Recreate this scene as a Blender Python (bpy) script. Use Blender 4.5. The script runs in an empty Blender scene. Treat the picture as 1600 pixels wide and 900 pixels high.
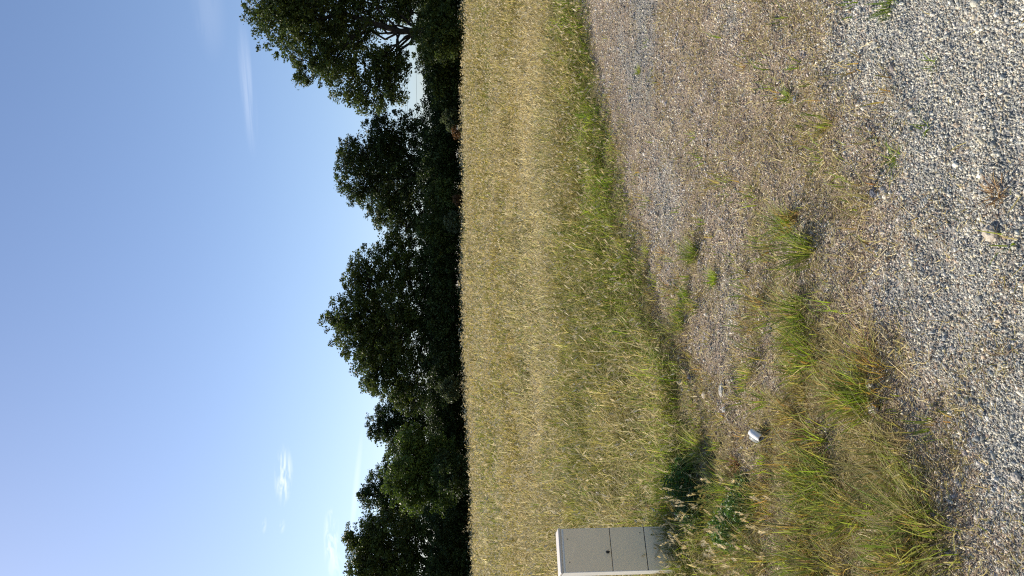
import bpy, math
import numpy as np
from mathutils import Matrix, Vector

rng = np.random.default_rng(11)
SC = bpy.context.scene
COL = SC.collection
R = math.radians

# ---------------------------------------------------------------- camera, sky, sun, exposure
EYE = 1.5
PITCH = R(4.2)
F = 1155.0                     # focal length in photo pixels (1600 px on the long side)
cam = bpy.data.cameras.new('camera')
camo = bpy.data.objects.new('camera', cam)
COL.objects.link(camo)
cam.sensor_fit = 'HORIZONTAL'
cam.sensor_width = 36.0
cam.lens = 36.0 * F / 1600.0
cam.clip_start = 0.05
cam.clip_end = 5000
sp, cp = math.sin(PITCH), math.cos(PITCH)
# the phone was held on its side: image right points to the ground, image up points to world +X
m = Matrix(((0, 1, 0, 0), (-sp, 0, -cp, 0), (-cp, 0, sp, EYE), (0, 0, 0, 1)))
camo.matrix_world = m
SC.camera = camo

SUN_AZ = R(-50)                # from +Y (view direction), negative = to the left of an upright viewer
SUN_EL = R(40)
sd = Vector((math.sin(SUN_AZ) * math.cos(SUN_EL), math.cos(SUN_AZ) * math.cos(SUN_EL), math.sin(SUN_EL)))
sun = bpy.data.lights.new('sun', 'SUN')
sun.energy = 4.8
sun.angle = R(0.53)
sun.color = (1.0, 0.915, 0.79)
suno = bpy.data.objects.new('sun', sun)
COL.objects.link(suno)
suno.rotation_euler = sd.to_track_quat('Z', 'Y').to_euler()

world = bpy.data.worlds.new('World')
SC.world = world
world.use_nodes = True
wn, wl = world.node_tree.nodes, world.node_tree.links
wn.clear()
wout = wn.new('ShaderNodeOutputWorld')
bg = wn.new('ShaderNodeBackground')
bg.inputs['Strength'].default_value = 0.10
sky = wn.new('ShaderNodeTexSky')
sky.sky_type = 'NISHITA'
sky.sun_disc = False
sky.sun_elevation = SUN_EL
sky.sun_rotation = SUN_AZ
sky.altitude = 50
sky.air_density = 1.0
sky.dust_density = 0.85
sky.ozone_density = 2.2
wl.new(bg.outputs[0], wout.inputs['Surface'])

SC.view_settings.view_transform = 'Standard'
SC.view_settings.look = 'None'
SC.view_settings.gamma = 1.0
SC.view_settings.use_curve_mapping = False
SC.view_settings.exposure = 0.48
SC.render.engine = 'CYCLES'
SC.cycles.use_denoising = False
SC.cycles.use_adaptive_sampling = False
SC.cycles.sample_clamp_indirect = 4
SC.cycles.pixel_filter_type = 'BLACKMAN_HARRIS'
SC.cycles.filter_width = 1.15
SC.cycles.max_bounces = 5
SC.cycles.transparent_max_bounces = 8


# ---------------------------------------------------------------- helpers
def ray(px, py):
    """direction through a point of the upright photograph (px to the right, py down)"""
    a, b = (px - 450.0) / F, (py - 800.0) / F
    return np.array([a, cp - b * sp, -sp - b * cp])


def on_ground(px, py, z=0.0):
    d = ray(px, py)
    t = (z - EYE) / d[2]
    return d[0] * t, d[1] * t


def at_depth(px, py, y):
    d = ray(px, py)
    t = y / d[1]
    return np.array([d[0] * t, y, EYE + d[2] * t])


def to_photo(x, y, z=0.0):
    """plan coordinates of the lot used for laying out its patches"""
    dz = z - EYE
    depth = y * cp - dz * sp
    down = -y * sp - dz * cp
    depth = np.maximum(depth, 0.05)
    return 450 + F * x / depth, 800 + F * down / depth


def hash2(ix, iy, seed):
    h = (ix.astype(np.int64) * 374761393 + iy.astype(np.int64) * 668265263 + seed * 1442695041) & 0xffffffff
    h = ((h ^ (h >> 13)) * 1274126177) & 0xffffffff
    h = h ^ (h >> 16)
    return (h & 0xffffff) / float(0xffffff)


def vnoise(x, y, s=1.0, seed=0):
    x = np.asarray(x, float) / s
    y = np.asarray(y, float) / s
    ix, iy = np.floor(x), np.floor(y)
    fx, fy = x - ix, y - iy
    fx, fy = fx * fx * (3 - 2 * fx), fy * fy * (3 - 2 * fy)
    a, b = hash2(ix, iy, seed), hash2(ix + 1, iy, seed)
    c, d = hash2(ix, iy + 1, seed), hash2(ix + 1, iy + 1, seed)
    return (a * (1 - fx) + b * fx) * (1 - fy) + (c * (1 - fx) + d * fx) * fy


def fbm(x, y, s=1.0, seed=0, o=4):
    v, amp, tot = 0, 1.0, 0
    for k in range(o):
        v = v + amp * vnoise(x, y, s / 2 ** k, seed + k * 7)
        tot += amp
        amp *= 0.5
    return v / tot


def sstep(a, b, x):
    t = np.clip((np.asarray(x, float) - a) / (b - a), 0, 1)
    return t * t * (3 - 2 * t)


def mixc(a, b, t):
    a, b = np.asarray(a, float), np.asarray(b, float)
    t = np.asarray(t)[..., None]
    return a * (1 - t) + b * t


def mesh_obj(name, V, T, C=None, mat=None, parent=None, smooth=False):
    """V (n,3) vertices, T (m,k) faces of one size (or a list of such arrays), C (n,3) colour per vertex"""
    me = bpy.data.meshes.new(name)
    V = np.ascontiguousarray(V, dtype=np.float32)
    if not isinstance(T, list):
        T = [T]
    nl = sum(t.size for t in T)
    nf = sum(len(t) for t in T)
    me.vertices.add(len(V))
    me.vertices.foreach_set('co', V.ravel())
    me.loops.add(nl)
    me.loops.foreach_set('vertex_index', np.concatenate([t.ravel() for t in T]).astype(np.int32))
    me.polygons.add(nf)
    tot = np.concatenate([np.full(len(t), t.shape[1], np.int32) for t in T])
    st = np.concatenate([[0], np.cumsum(tot)[:-1]]).astype(np.int32)
    me.polygons.foreach_set('loop_start', st)
    if smooth:
        me.polygons.foreach_set('use_smooth', np.ones(nf, bool))
    if C is not None:
        at = me.attributes.new('tint', 'FLOAT_COLOR', 'POINT')
        cc = np.ones((len(V), 4), np.float32)
        cc[:, :3] = C
        at.data.foreach_set('color', cc.ravel())
    me.update(calc_edges=True)
    if mat:
        me.materials.append(mat)
    o = bpy.data.objects.new(name, me)
    COL.objects.link(o)
    if parent:
        o.parent = parent
    return o


def tag(o, label=None, cat=None, group=None, kind=None):
    if label: o['label'] = label
    if cat: o['category'] = cat
    if group: o['group'] = group
    if kind: o['kind'] = kind
    return o


def empty(name, loc, rz=0.0):
    o = bpy.data.objects.new(name, None)
    o.location = loc
    o.rotation_euler = (0, 0, rz)
    o.empty_display_size = 0.2
    COL.objects.link(o)
    return o


class Bag:
    """collects vertex/triangle/colour blocks of one mesh"""
    def __init__(s):
        s.v, s.t, s.c, s.n = [], [], [], 0

    def add(s, V, T, C):
        V = np.asarray(V, float).reshape(-1, 3)
        s.v.append(V)
        s.t.append(np.asarray(T) + s.n)
        C = np.asarray(C, float)
        if C.ndim == 1:
            C = np.tile(C, (len(V), 1))
        s.c.append(C)
        s.n += len(V)

    def build(s, name, mat, parent=None, smooth=False):
        return mesh_obj(name, np.concatenate(s.v), np.concatenate(s.t), np.concatenate(s.c), mat, parent, smooth)


# ---------------------------------------------------------------- materials
def principled(name, rough=0.8, spec=0.3):
    mt = bpy.data.materials.new(name)
    mt.use_nodes = True
    b = mt.node_tree.nodes['Principled BSDF']
    b.inputs['Roughness'].default_value = rough
    b.inputs['Specular IOR Level'].default_value = spec
    return mt, mt.node_tree.nodes, mt.node_tree.links, b


def tint_material(name, rough=0.85, spec=0.25, speck=0.35, scale=220.0, bump=0.0):
    mt, n, l, b = principled(name, rough, spec)
    at = n.new('ShaderNodeAttribute'); at.attribute_name = 'tint'
    tc = n.new('ShaderNodeTexCoord')
    no = n.new('ShaderNodeTexNoise'); no.inputs['Scale'].default_value = scale; no.inputs['Detail'].default_value = 3
    l.new(tc.outputs['Object'], no.inputs['Vector'])
    mr = n.new('ShaderNodeMapRange')
    mr.inputs['From Min'].default_value = 0.3; mr.inputs['From Max'].default_value = 0.7
    mr.inputs['To Min'].default_value = 1 - speck; mr.inputs['To Max'].default_value = 1 + speck
    l.new(no.outputs['Fac'], mr.inputs['Value'])
    mx = n.new('ShaderNodeVectorMath'); mx.operation = 'SCALE'
    l.new(at.outputs['Color'], mx.inputs[0]); l.new(mr.outputs[0], mx.inputs['Scale'])
    l.new(mx.outputs[0], b.inputs['Base Color'])
    if bump:
        bp = n.new('ShaderNodeBump'); bp.inputs['Strength'].default_value = bump; bp.inputs['Distance'].default_value = 0.004
        l.new(no.outputs['Fac'], bp.inputs['Height']); l.new(bp.outputs[0], b.inputs['Normal'])
    return mt


def leaf_material(name, transl=0.4, rough=0.55, spec=0.3):
    mt = bpy.data.materials.new(name)
    mt.use_nodes = True
    n, l = mt.node_tree.nodes, mt.node_tree.links
    b = n['Principled BSDF']; out = n['Material Output']
    b.inputs['Roughness'].default_value = rough
    b.inputs['Specular IOR Level'].default_value = spec
    at = n.new('ShaderNodeAttribute'); at.attribute_name = 'tint'
    l.new(at.outputs['Color'], b.inputs['Base Color'])
    tr = n.new('ShaderNodeBsdfTranslucent')
    hs = n.new('ShaderNodeHueSaturation'); hs.inputs['Value'].default_value = 1.15; hs.inputs['Saturation'].default_value = 1.1
    l.new(at.outputs['Color'], hs.inputs['Color']); l.new(hs.outputs[0], tr.inputs['Color'])
    mx = n.new('ShaderNodeMixShader'); mx.inputs[0].default_value = transl
    l.new(b.outputs[0], mx.inputs[1]); l.new(tr.outputs[0], mx.inputs[2]); l.new(mx.outputs[0], out.inputs['Surface'])
    return mt


def plain(name, col, rough=0.5, spec=0.4, var=0.06, scale=12.0, bump=0.0):
    mt, n, l, b = principled(name, rough, spec)
    tc = n.new('ShaderNodeTexCoord')
    no = n.new('ShaderNodeTexNoise'); no.inputs['Scale'].default_value = scale; no.inputs['Detail'].default_value = 6
    l.new(tc.outputs['Object'], no.inputs['Vector'])
    cr = n.new('ShaderNodeValToRGB')
    cr.color_ramp.elements[0].position = 0.3; cr.color_ramp.elements[1].position = 0.7
    cr.color_ramp.elements[0].color = (*[c * (1 - var) for c in col], 1)
    cr.color_ramp.elements[1].color = (*[min(1, c * (1 + var)) for c in col], 1)
    l.new(no.outputs['Fac'], cr.inputs[0]); l.new(cr.outputs[0], b.inputs['Base Color'])
    if bump:
        bp = n.new('ShaderNodeBump'); bp.inputs['Strength'].default_value = bump; bp.inputs['Distance'].default_value = 0.002
        l.new(no.outputs['Fac'], bp.inputs['Height']); l.new(bp.outputs[0], b.inputs['Normal'])
    return mt


M_STONE = tint_material('crushed_stone', 0.85, 0.2, 0.22, 260, 0.3)
M_GROUND = tint_material('gritty_soil', 0.95, 0.1, 0.45, 160, 0.8)
M_GRASS = leaf_material('grass_blade', 0.44, 0.6, 0.2)
M_STRAW = leaf_material('dry_straw', 0.25, 0.7, 0.15)
M_LEAF = leaf_material('tree_leaf', 0.30, 0.5, 0.25)
M_WEED = leaf_material('weed_leaf', 0.35, 0.5, 0.3)
M_BARK = plain('bark', (0.034, 0.029, 0.023), 0.9, 0.1, 0.4, 6, 0.6)

# ---------------------------------------------------------------- sky: colour grade of the air and thin clouds
def wmath(op, a, b=None, c=None, clamp=False):
    nd = wn.new('ShaderNodeMath'); nd.operation = op; nd.use_clamp = clamp
    for i, v in enumerate((a, b, c)):
        if v is None: continue
        if isinstance(v, (int, float)): nd.inputs[i].default_value = v
        else: wl.new(v, nd.inputs[i])
    return nd.outputs[0]


def wdot(vec, cvec):
    nd = wn.new('ShaderNodeVectorMath'); nd.operation = 'DOT_PRODUCT'
    wl.new(vec, nd.inputs[0]); nd.inputs[1].default_value = tuple(cvec)
    return nd.outputs['Value']


wtc = wn.new('ShaderNodeTexCoord')
DIR = wtc.outputs['Generated']
total = None
# centre (upright photo px, py), half length across, half height, tilt (deg), strength, noise scale across/up, noise threshold
CLOUDS = [
    (762, 387, 105, 13, 1, 0.16, 6, 120, 0.25),
    (158, 443, 48, 15, 2, .75, 30, 150, 0.42),
    (135, 556, 100, 6, -4, 0.30, 8, 60, 0.0),
    (55, 518, 60, 13, 4, 0.6, 40, 150, 0.42),
    (80, 413, 14, 4, 0, 0.30, 40, 90, 0.35),
    (78, 441, 12, 5, 0, 0.30, 40, 90, 0.35),
    (15, 524, 24, 12, 0, 0.5, 50, 90, 0.40),
    (890, 325, 80, 26, 0, 0.06, 12, 70, 0.25),
]
for (px, py, hw, hh, tilt, stg, nx, ny, th) in CLOUDS:
    c = ray(px, py); c = c / np.linalg.norm(c)
    u = np.cross(c, (0, 0, 1)); u /= np.linalg.norm(u)
    v = np.cross(u, c)
    a = R(tilt)
    u2, v2 = u * math.cos(a) + v * math.sin(a), -u * math.sin(a) + v * math.cos(a)
    du, dv = wdot(DIR, u2), wdot(DIR, v2)
    un, vn = wmath('MULTIPLY', du, F / hw), wmath('MULTIPLY', dv, F / hh)
    comb = wn.new('ShaderNodeCombineXYZ')
    wl.new(wmath('MULTIPLY', du, nx), comb.inputs[0]); wl.new(wmath('MULTIPLY', dv, ny), comb.inputs[1]); comb.inputs[2].default_value = px * 0.037 + 2.3
    ns = wn.new('ShaderNodeTexNoise'); ns.inputs['Scale'].default_value = 1.0; ns.inputs['Detail'].default_value = 5; ns.inputs['Distortion'].default_value = 0.8
    wl.new(comb.outputs[0], ns.inputs['Vector'])
    r2 = wmath('ADD', wmath('MULTIPLY', un, un), wmath('MULTIPLY', vn, vn))
    fall = wmath('POWER', wmath('SUBTRACT', 1.0, r2, clamp=True), 1.7)
    if th > 0:
        nz = wmath('MULTIPLY', wmath('SUBTRACT', ns.outputs['Fac'], th), 4.5, clamp=True)
    else:
        nz = wmath('ADD', wmath('MULTIPLY', ns.outputs['Fac'], 0.8), 0.3, clamp=True)
    k = wmath('MULTIPLY', wmath('MULTIPLY', fall, nz), stg)
    k = wmath('MULTIPLY', k, wmath('GREATER_THAN', wdot(DIR, c), 0.0))
    total = k if total is None else wmath('MAXIMUM', total, k)
cm = wn.new('ShaderNodeMixRGB')
cm.inputs['Color2'].default_value = (9.3, 9.6, 10.2, 1)
air = wn.new('ShaderNodeVectorMath'); air.operation = 'MULTIPLY'; air.inputs[1].default_value = (0.95, 0.975, 1.06)
# the lowest few degrees of clear air read bluer than the sky model gives them
sz = wn.new('ShaderNodeSeparateXYZ'); wl.new(DIR, sz.inputs[0])
lowm = wn.new('ShaderNodeMapRange'); lowm.inputs['From Min'].default_value = 0.0; lowm.inputs['From Max'].default_value = 0.22
lowm.inputs['To Min'].default_value = 1.0; lowm.inputs['To Max'].default_value = 0.0
wl.new(sz.outputs['Z'], lowm.inputs['Value'])
lowc = wn.new('ShaderNodeMixRGB'); lowc.blend_type = 'MULTIPLY'; lowc.inputs['Color2'].default_value = (0.93, 0.945, 1.03, 1)
wl.new(lowm.outputs[0], lowc.inputs[0]); wl.new(sky.outputs[0], lowc.inputs['Color1'])
wl.new(lowc.outputs[0], air.inputs[0])
wl.new(total, cm.inputs[0]); wl.new(air.outputs[0], cm.inputs['Color1'])
wl.new(cm.outputs[0], bg.inputs['Color'])

# ---------------------------------------------------------------- lie of the land
_e = [on_ground(*p) for p in ((900, 918), (800, 932), (700, 952), (600, 982), (500, 1004), (400, 1032), (300, 1085), (225, 1104), (160, 1112))]
_ex = np.array([p[0] for p in _e][::-1]); _ey = np.array([p[1] for p in _e][::-1])
_ex = np.concatenate([[-60, -1.8], _ex, [12, 60]]); _ey = np.concatenate([[4.0, 4.2], _ey, [15.5, 55]])


def edge_y(x):
    return np.interp(x, _ex, _ey) + (fbm(x, x * 0.3, 0.45, 5) - 0.5) * 0.42


_g = [on_ground(*p) for p in ((900, 1385), (700, 1420), (450, 1455), (250, 1520), (0, 1640))]
_gx = np.array([p[0] for p in _g][::-1]); _gy = np.array([p[1] for p in _g][::-1])
_gx = np.concatenate([[-8], _gx, [10]]); _gy = np.concatenate([[0.3], _gy, [6.0]])


def field_mask(x, y):
    return sstep(-0.04, 0.10, y - edge_y(x))


def height(x, y):
    x = np.asarray(x, float); y = np.asarray(y, float)
    crest = 0.93 - 0.60 * sstep(0.0, 15.0, -x)
    h = crest * sstep(7, 45, y)
    fm = field_mask(x, y)
    h = h + sstep(-.5, .7, y - edge_y(x)) * 0.05 + fm * (0.0 + 0.05 * (fbm(x, y, 1.3, 3) - 0.4))
    h = h + (1 - fm) * (0.035 * (fbm(x, y, 0.7, 8) - 0.5) + 0.024 * (vnoise(x, y, 0.11, 9) - 0.5) + .5 * 0.024 * (vnoise(x, y, 0.055, 19) - 0.5) * sstep(.35, .7, vnoise(x, y, .6, 29)))
    # shallow scoured line at the foot of the verge
    h = h - 0.012 * np.exp(-((y - edge_y(x) + 0.12) / 0.09) ** 2)
    return h


def green_zone(px, py):
    """how thickly green grass has invaded the gravel"""
    z = 0
    for (cx, cy, rx, ry, w) in ((70, 1300, 170, 120, 1.0), (250, 1290, 130, 90, .8), (330, 1340, 60, 60, .9), (400, 1230, 60, 50, .6),
                                (90, 1150, 110, 60, .75), (540, 1210, 45, 45, .5), (400, 1060, 60, 45, .6), (500, 1080, 40, 35, .5),
                                (170, 1370, 90, 40, .8), (30, 1400, 80, 60, .8), (330, 1180, 80, 50, .45), (620, 1160, 60, 40, .2),
                                (640, 1290, 50, 40, .2)):
        z = z + w * np.exp(-((px - cx) / rx) ** 2 - ((py - cy) / ry) ** 2)
    return np.clip(z, 0, 1.1)


def greyness(x, y):
    n = (fbm(x, y, 0.45, 21) - 0.5)
    gl = np.interp(x, _gx, _gy)
    g = sstep(0.75, -0.35, (y - gl) + n * 1.5)
    px, py = to_photo(x, y)
    slate = .85 * np.exp(-((px - 850) / 130.) ** 4 - ((py - 1000 + (px - 850) * .07 + n * 60) / 24.) ** 2) * sstep(.25, .5, fbm(x, y, .25, 33) + .08)
    slate2 = np.exp(-((px - 590) / 90.) ** 2 - ((py - 1040) / 22.) ** 2) * .6 + np.exp(-((px - 430) / 70.) ** 2 - ((py - 1140) / 28.) ** 2) * .55
    slate2 = slate2 + .55 * np.exp(-((px - 880) / 40.) ** 2 - ((py - 1140) / 16.) ** 2)
    mid = 0.55 * sstep(1180, 1400, py) * sstep(.35, .6, fbm(x, y, .3, 31))
    return np.clip(np.maximum(np.maximum(g, slate), np.maximum(slate2, mid)), 0, 1)


def dirt_colour(x, y):
    g = greyness(x, y)
    n = fbm(x, y, 0.5, 41)
    brown = mixc((0.19, 0.15, 0.11), (0.28, 0.225, 0.165), n)
    grey = mixc((0.20, 0.195, 0.18), (0.29, 0.28, 0.255), n)
    c = mixc(brown, grey, g)
    f = field_mask(x, y)
    n2 = fbm(x, y, 2.5, 43)
    fieldc = mixc((0.14, 0.12, 0.05), (0.22, 0.18, 0.085), n2)
    return mixc(c, fieldc, f)


def axis(lo, hi, a, b, d, grow=1.16):
    core = list(np.arange(a, b, d))
    s, v, left = d, a, []
    while v > lo:
        s *= grow; v -= s; left.append(max(v, lo))
    s, v, right = d, core[-1], []
    while v < hi:
        s *= grow; v += s; right.append(min(v, hi))
    return np.array(left[::-1] + core + right)


gx = axis(-900, 900, -3.2, 4.6, 0.03)
gy = axis(-60, 1800, 1.2, 9.2, 0.03)
X, Y = np.meshgrid(gx, gy)
Z = height(X, Y)
nx_, ny_ = len(gx), len(gy)
idx = np.arange(nx_ * ny_).reshape(ny_, nx_)
Q = np.stack([idx[:-1, :-1], idx[:-1, 1:], idx[1:, 1:], idx[1:, :-1]], -1).reshape(-1, 4)
gobj = mesh_obj('ground', np.stack([X, Y, Z], -1).reshape(-1, 3), Q, dirt_colour(X.ravel(), Y.ravel()), M_GROUND, smooth=True)
tag(gobj, kind='structure')

# ---------------------------------------------------------------- crushed stone
PH = (1 + 5 ** 0.5) / 2
ICO = np.array([(-1, PH, 0), (1, PH, 0), (-1, -PH, 0), (1, -PH, 0), (0, -1, PH), (0, 1, PH), (0, -1, -PH), (0, 1, -PH),
                (PH, 0, -1), (PH, 0, 1), (-PH, 0, -1), (-PH, 0, 1)]) / math.sqrt(1 + PH * PH)
ICOF = np.array([(0, 11, 5), (0, 5, 1), (0, 1, 7), (0, 7, 10), (0, 10, 11), (1, 5, 9), (5, 11, 4), (11, 10, 2), (10, 7, 6), (7, 1, 8),
                 (3, 9, 4), (3, 4, 2), (3, 2, 6), (3, 6, 8), (3, 8, 9), (4, 9, 5), (2, 4, 11), (6, 2, 10), (8, 6, 7), (9, 8, 1)])


def random_rot(n, flat=0.6):
    """random rotations, tilting limited by flat"""
    yaw = rng.uniform(0, 2 * math.pi, n)
    ax = rng.normal(0, flat, n); ay = rng.normal(0, flat, n)
    cz, sz = np.cos(yaw), np.sin(yaw)
    cx, sx = np.cos(ax), np.sin(ax)
    cy, sy = np.cos(ay), np.sin(ay)
    o, z = np.ones(n), np.zeros(n)
    Rz = np.stack([cz, -sz, z, sz, cz, z, z, z, o], -1).reshape(n, 3, 3)
    Rx = np.stack([o, z, z, z, cx, -sx, z, sx, cx], -1).reshape(n, 3, 3)
    Ry = np.stack([cy, z, sy, z, o, z, -sy, z, cy], -1).reshape(n, 3, 3)
    return Rx @ Ry @ Rz


OCT = np.array([(1, 0, 0), (0, 1, 0), (-1, 0, 0), (0, -1, 0), (0, 0, 1), (0, 0, -1.)])
OCTF = np.array([(0, 1, 4), (1, 2, 4), (2, 3, 4), (3, 0, 4), (1, 0, 5), (2, 1, 5), (3, 2, 5), (0, 3, 5)])


def stones(x, y, size, cols, sink=0.25, z0=None, jag=0.42, flat=.9, low=False):
    n = len(x)
    S, SF = (OCT * 1.15, OCTF) if low else (ICO, ICOF)
    k = len(S)
    V = S[None] * (1 + rng.uniform(-jag, jag, (n, k, 1)))
    sc = np.stack([rng.uniform(.75, 1.35, n), rng.uniform(.6, 1.0, n), rng.uniform(.4, .8, n)], -1) * size[:, None] * 0.5
    V = V * sc[:, None, :]
    V = np.einsum('nij,nkj->nki', random_rot(n, flat), V)
    z = height(x, y) if z0 is None else z0
    V[:, :, 0] += x[:, None]; V[:, :, 1] += y[:, None]; V[:, :, 2] += (z + size * (0.3 - sink))[:, None]
    T = SF[None] + (np.arange(n) * k)[:, None, None]
    return V.reshape(-1, 3), T.reshape(-1, 3), np.repeat(cols, k, axis=0)


def sample_lot(n, y0=1.35, y1=9.0, power=1.0, spread=0.50):
    """points over the lot, denser towards the near end"""
    u = rng.uniform(0, 1, n)
    y = y0 * (y1 / y0) ** (u ** power)
    x = rng.uniform(-1, 1, n) * (spread * y + 0.25)
    k = y < edge_y(x) + rng.uniform(0, .3, n)
    return x[k], y[k]


PAL_GREY = np.array([1.12, 1.08, .93]) * np.array([(0.28, 0.28, 0.27), (0.38, 0.38, 0.36), (0.24, 0.25, 0.26), (0.50, 0.49, 0.45), (0.25, 0.27, 0.30),
                     (0.44, 0.41, 0.34), (0.19, 0.20, 0.21), (0.33, 0.35, 0.37), (0.60, 0.58, 0.53), (0.34, 0.29, 0.25)])
PAL_BRN = np.array([1.30, 1.24, 1.16]) * np.array([(0.27, 0.22, 0.16), (0.36, 0.30, 0.22), (0.20, 0.16, 0.12), (0.46, 0.40, 0.31), (0.30, 0.27, 0.24),
                    (0.24, 0.22, 0.21), (0.16, 0.13, 0.10), (0.52, 0.47, 0.38), (0.33, 0.26, 0.21), (0.40, 0.32, 0.24)])


def stone_cols(x, y, n):
    g = greyness(x, y)
    k = rng.random(n) < 0.35 + 0.65 * g
    c = np.where(k[:, None], PAL_GREY[rng.integers(0, 10, n)], PAL_BRN[rng.integers(0, 10, n)])
    pale = rng.random(n) < .12
    c = np.where(pale[:, None], np.array([.62, .58, .49]), c)
    px, py = to_photo(x, y)
    far_strip = np.exp(-((px - 850) / 140.) ** 4 - ((py - 1000) / 45.) ** 2)
    c = c * (1 - .32 * far_strip[:, None])          # darker slate chips were tipped here
    return c * rng.uniform(.75, 1.25, (n, 1))


x, y = sample_lot(440000, power=.95)
g = greyness(x, y)
px, py = to_photo(x, y)
fine = rng.random(len(x)) < (0.66 + 0.34 * g) * (1 - 0.35 * green_zone(px, py))
x, y, g = x[fine], y[fine], g[fine]
size = rng.lognormal(math.log(0.0074), 0.33, len(x)) * (0.95 + 0.10 * g) * (0.60 + 0.155 * y)
size = np.clip(size, 0.004, 0.05)
cc = stone_cols(x, y, len(x))
gb = Bag()
nr_ = y < 3.0
gb.add(*stones(x[nr_], y[nr_], size[nr_], cc[nr_]))
gb.add(*stones(x[~nr_], y[~nr_], size[~nr_], cc[~nr_], low=True))
tag(gb.build('gravel', M_STONE), 'loose grey and tan crushed gravel covering the lot', 'gravel', kind='stuff')

x, y = sample_lot(1600, power=.95)
g = greyness(x, y)
k = rng.random(len(x)) < .5 + .5 * g
x, y = x[k], y[k]
size = rng.lognormal(math.log(0.019), 0.25, len(x))
V, T, C = stones(x, y, size, stone_cols(x, y, len(x)), sink=.3)
# flat pale chips half buried in the brown part
x2, y2 = sample_lot(16000, y0=1.8, y1=9.0, power=.8)
k = rng.random(len(x2)) < (1 - greyness(x2, y2)) * sstep(.38, .62, fbm(x2, y2, .35, 98, 3)) + .25 * green_zone(*to_photo(x2, y2))
x2, y2 = x2[k], y2[k]
c2 = np.array([(.50, .46, .40), (.42, .38, .35), (.58, .53, .45), (.34, .31, .30), (.46, .40, .36)])[rng.integers(0, 5, len(x2))] * rng.uniform(.8, 1.15, (len(x2), 1))
V2, T2, C2 = stones(x2, y2, rng.lognormal(math.log(.017), .3, len(x2)) * (.8 + .06 * y2), c2, sink=.3, flat=.35)
V, T, C = np.concatenate([V, V2]), np.concatenate([T, T2 + len(V)]), np.concatenate([C, C2])
tag(mesh_obj('pebbles', V, T, C, M_STONE), 'larger angular pebbles scattered through the gravel', 'pebbles', kind='stuff')

# ---------------------------------------------------------------- blades
BT = np.array([(0, 1, 3), (0, 3, 2), (2, 3, 5), (2, 5, 4), (4, 5, 6)])


def blades(x, y, z, h, w, bend, cols, tipcols=None, az=None, base_tilt=0.15, wind=(0.0, 0.0)):
    n = len(x)
    if az is None:
        az = rng.uniform(0, 2 * math.pi, n)
    dx, dy = np.cos(az), np.sin(az)
    tw = az + math.pi / 2 + rng.uniform(-.9, .9, n)
    wx, wy = np.cos(tw), np.sin(tw)
    tl = base_tilt * rng.random(n)
    V = np.zeros((n, 7, 3))
    for i, (t, ws) in enumerate(((0, 1.0), (.4, .9), (.75, .55), (1, 0))):
        horiz = h * (tl * t + bend * t * t)
        cx = x + dx * horiz + wind[0] * h * t * t
        cy = y + dy * horiz + wind[1] * h * t * t
        cz = z + h * t * (1 - 0.42 * bend * t)
        if i < 3:
            for sgn, j in ((-1, 2 * i), (1, 2 * i + 1)):
                V[:, j, 0] = cx + sgn * wx * w * ws * .5
                V[:, j, 1] = cy + sgn * wy * w * ws * .5
                V[:, j, 2] = cz
        else:
            V[:, 6, 0], V[:, 6, 1], V[:, 6, 2] = cx, cy, cz
    T = BT[None] + (np.arange(n) * 7)[:, None, None]
    if tipcols is None: tipcols = cols
    tt = np.array([0, 0, .4, .4, .75, .75, 1])[None, :, None]
    C = cols[:, None, :] * (1 - tt) + tipcols[:, None, :] * tt
    return V.reshape(-1, 3), T.reshape(-1, 3), C.reshape(-1, 3)


def tip_of(x, y, h, bend, az, z, wind=(0, 0)):
    hz = h * (bend + .05)
    return x + np.cos(az) * hz + wind[0] * h, y + np.sin(az) * hz + wind[1] * h, z + h * (1 - .42 * bend)


def pick(pal, n):
    pal = np.array(pal)
    return pal[rng.integers(0, len(pal), n)] * rng.uniform(.75, 1.25, (n, 1))


STRAW = [(0.52, 0.42, 0.16), (0.42, 0.34, 0.12), (0.62, 0.52, 0.24), (0.33, 0.25, 0.09), (0.48, 0.41, 0.15)]
PALE = [(0.68, 0.58, 0.34), (0.58, 0.48, 0.26), (0.74, 0.64, 0.42)]
GREEN = [(0.15, 0.21, 0.035), (0.20, 0.26, 0.05), (0.11, 0.17, 0.03), (0.25, 0.29, 0.06), (0.17, 0.21, 0.06)]
LIME = [(0.29, 0.38, 0.05), (0.37, 0.43, 0.08), (0.21, 0.32, 0.04)]
OLIVE = [(0.31, 0.295, 0.08), (0.38, 0.35, 0.10), (0.25, 0.25, 0.07)]
RUST = [(0.42, 0.24, 0.08), (0.36, 0.20, 0.09), (0.50, 0.33, 0.10)]
BROWN = [(0.28, 0.205, 0.14), (0.35, 0.265, 0.19), (0.20, 0.15, 0.105)]

WIND = (0.05, -0.02)
# field of long grass: more and thinner blades near, fewer and broader ones far away
bag = Bag()
headbag = Bag()


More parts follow.
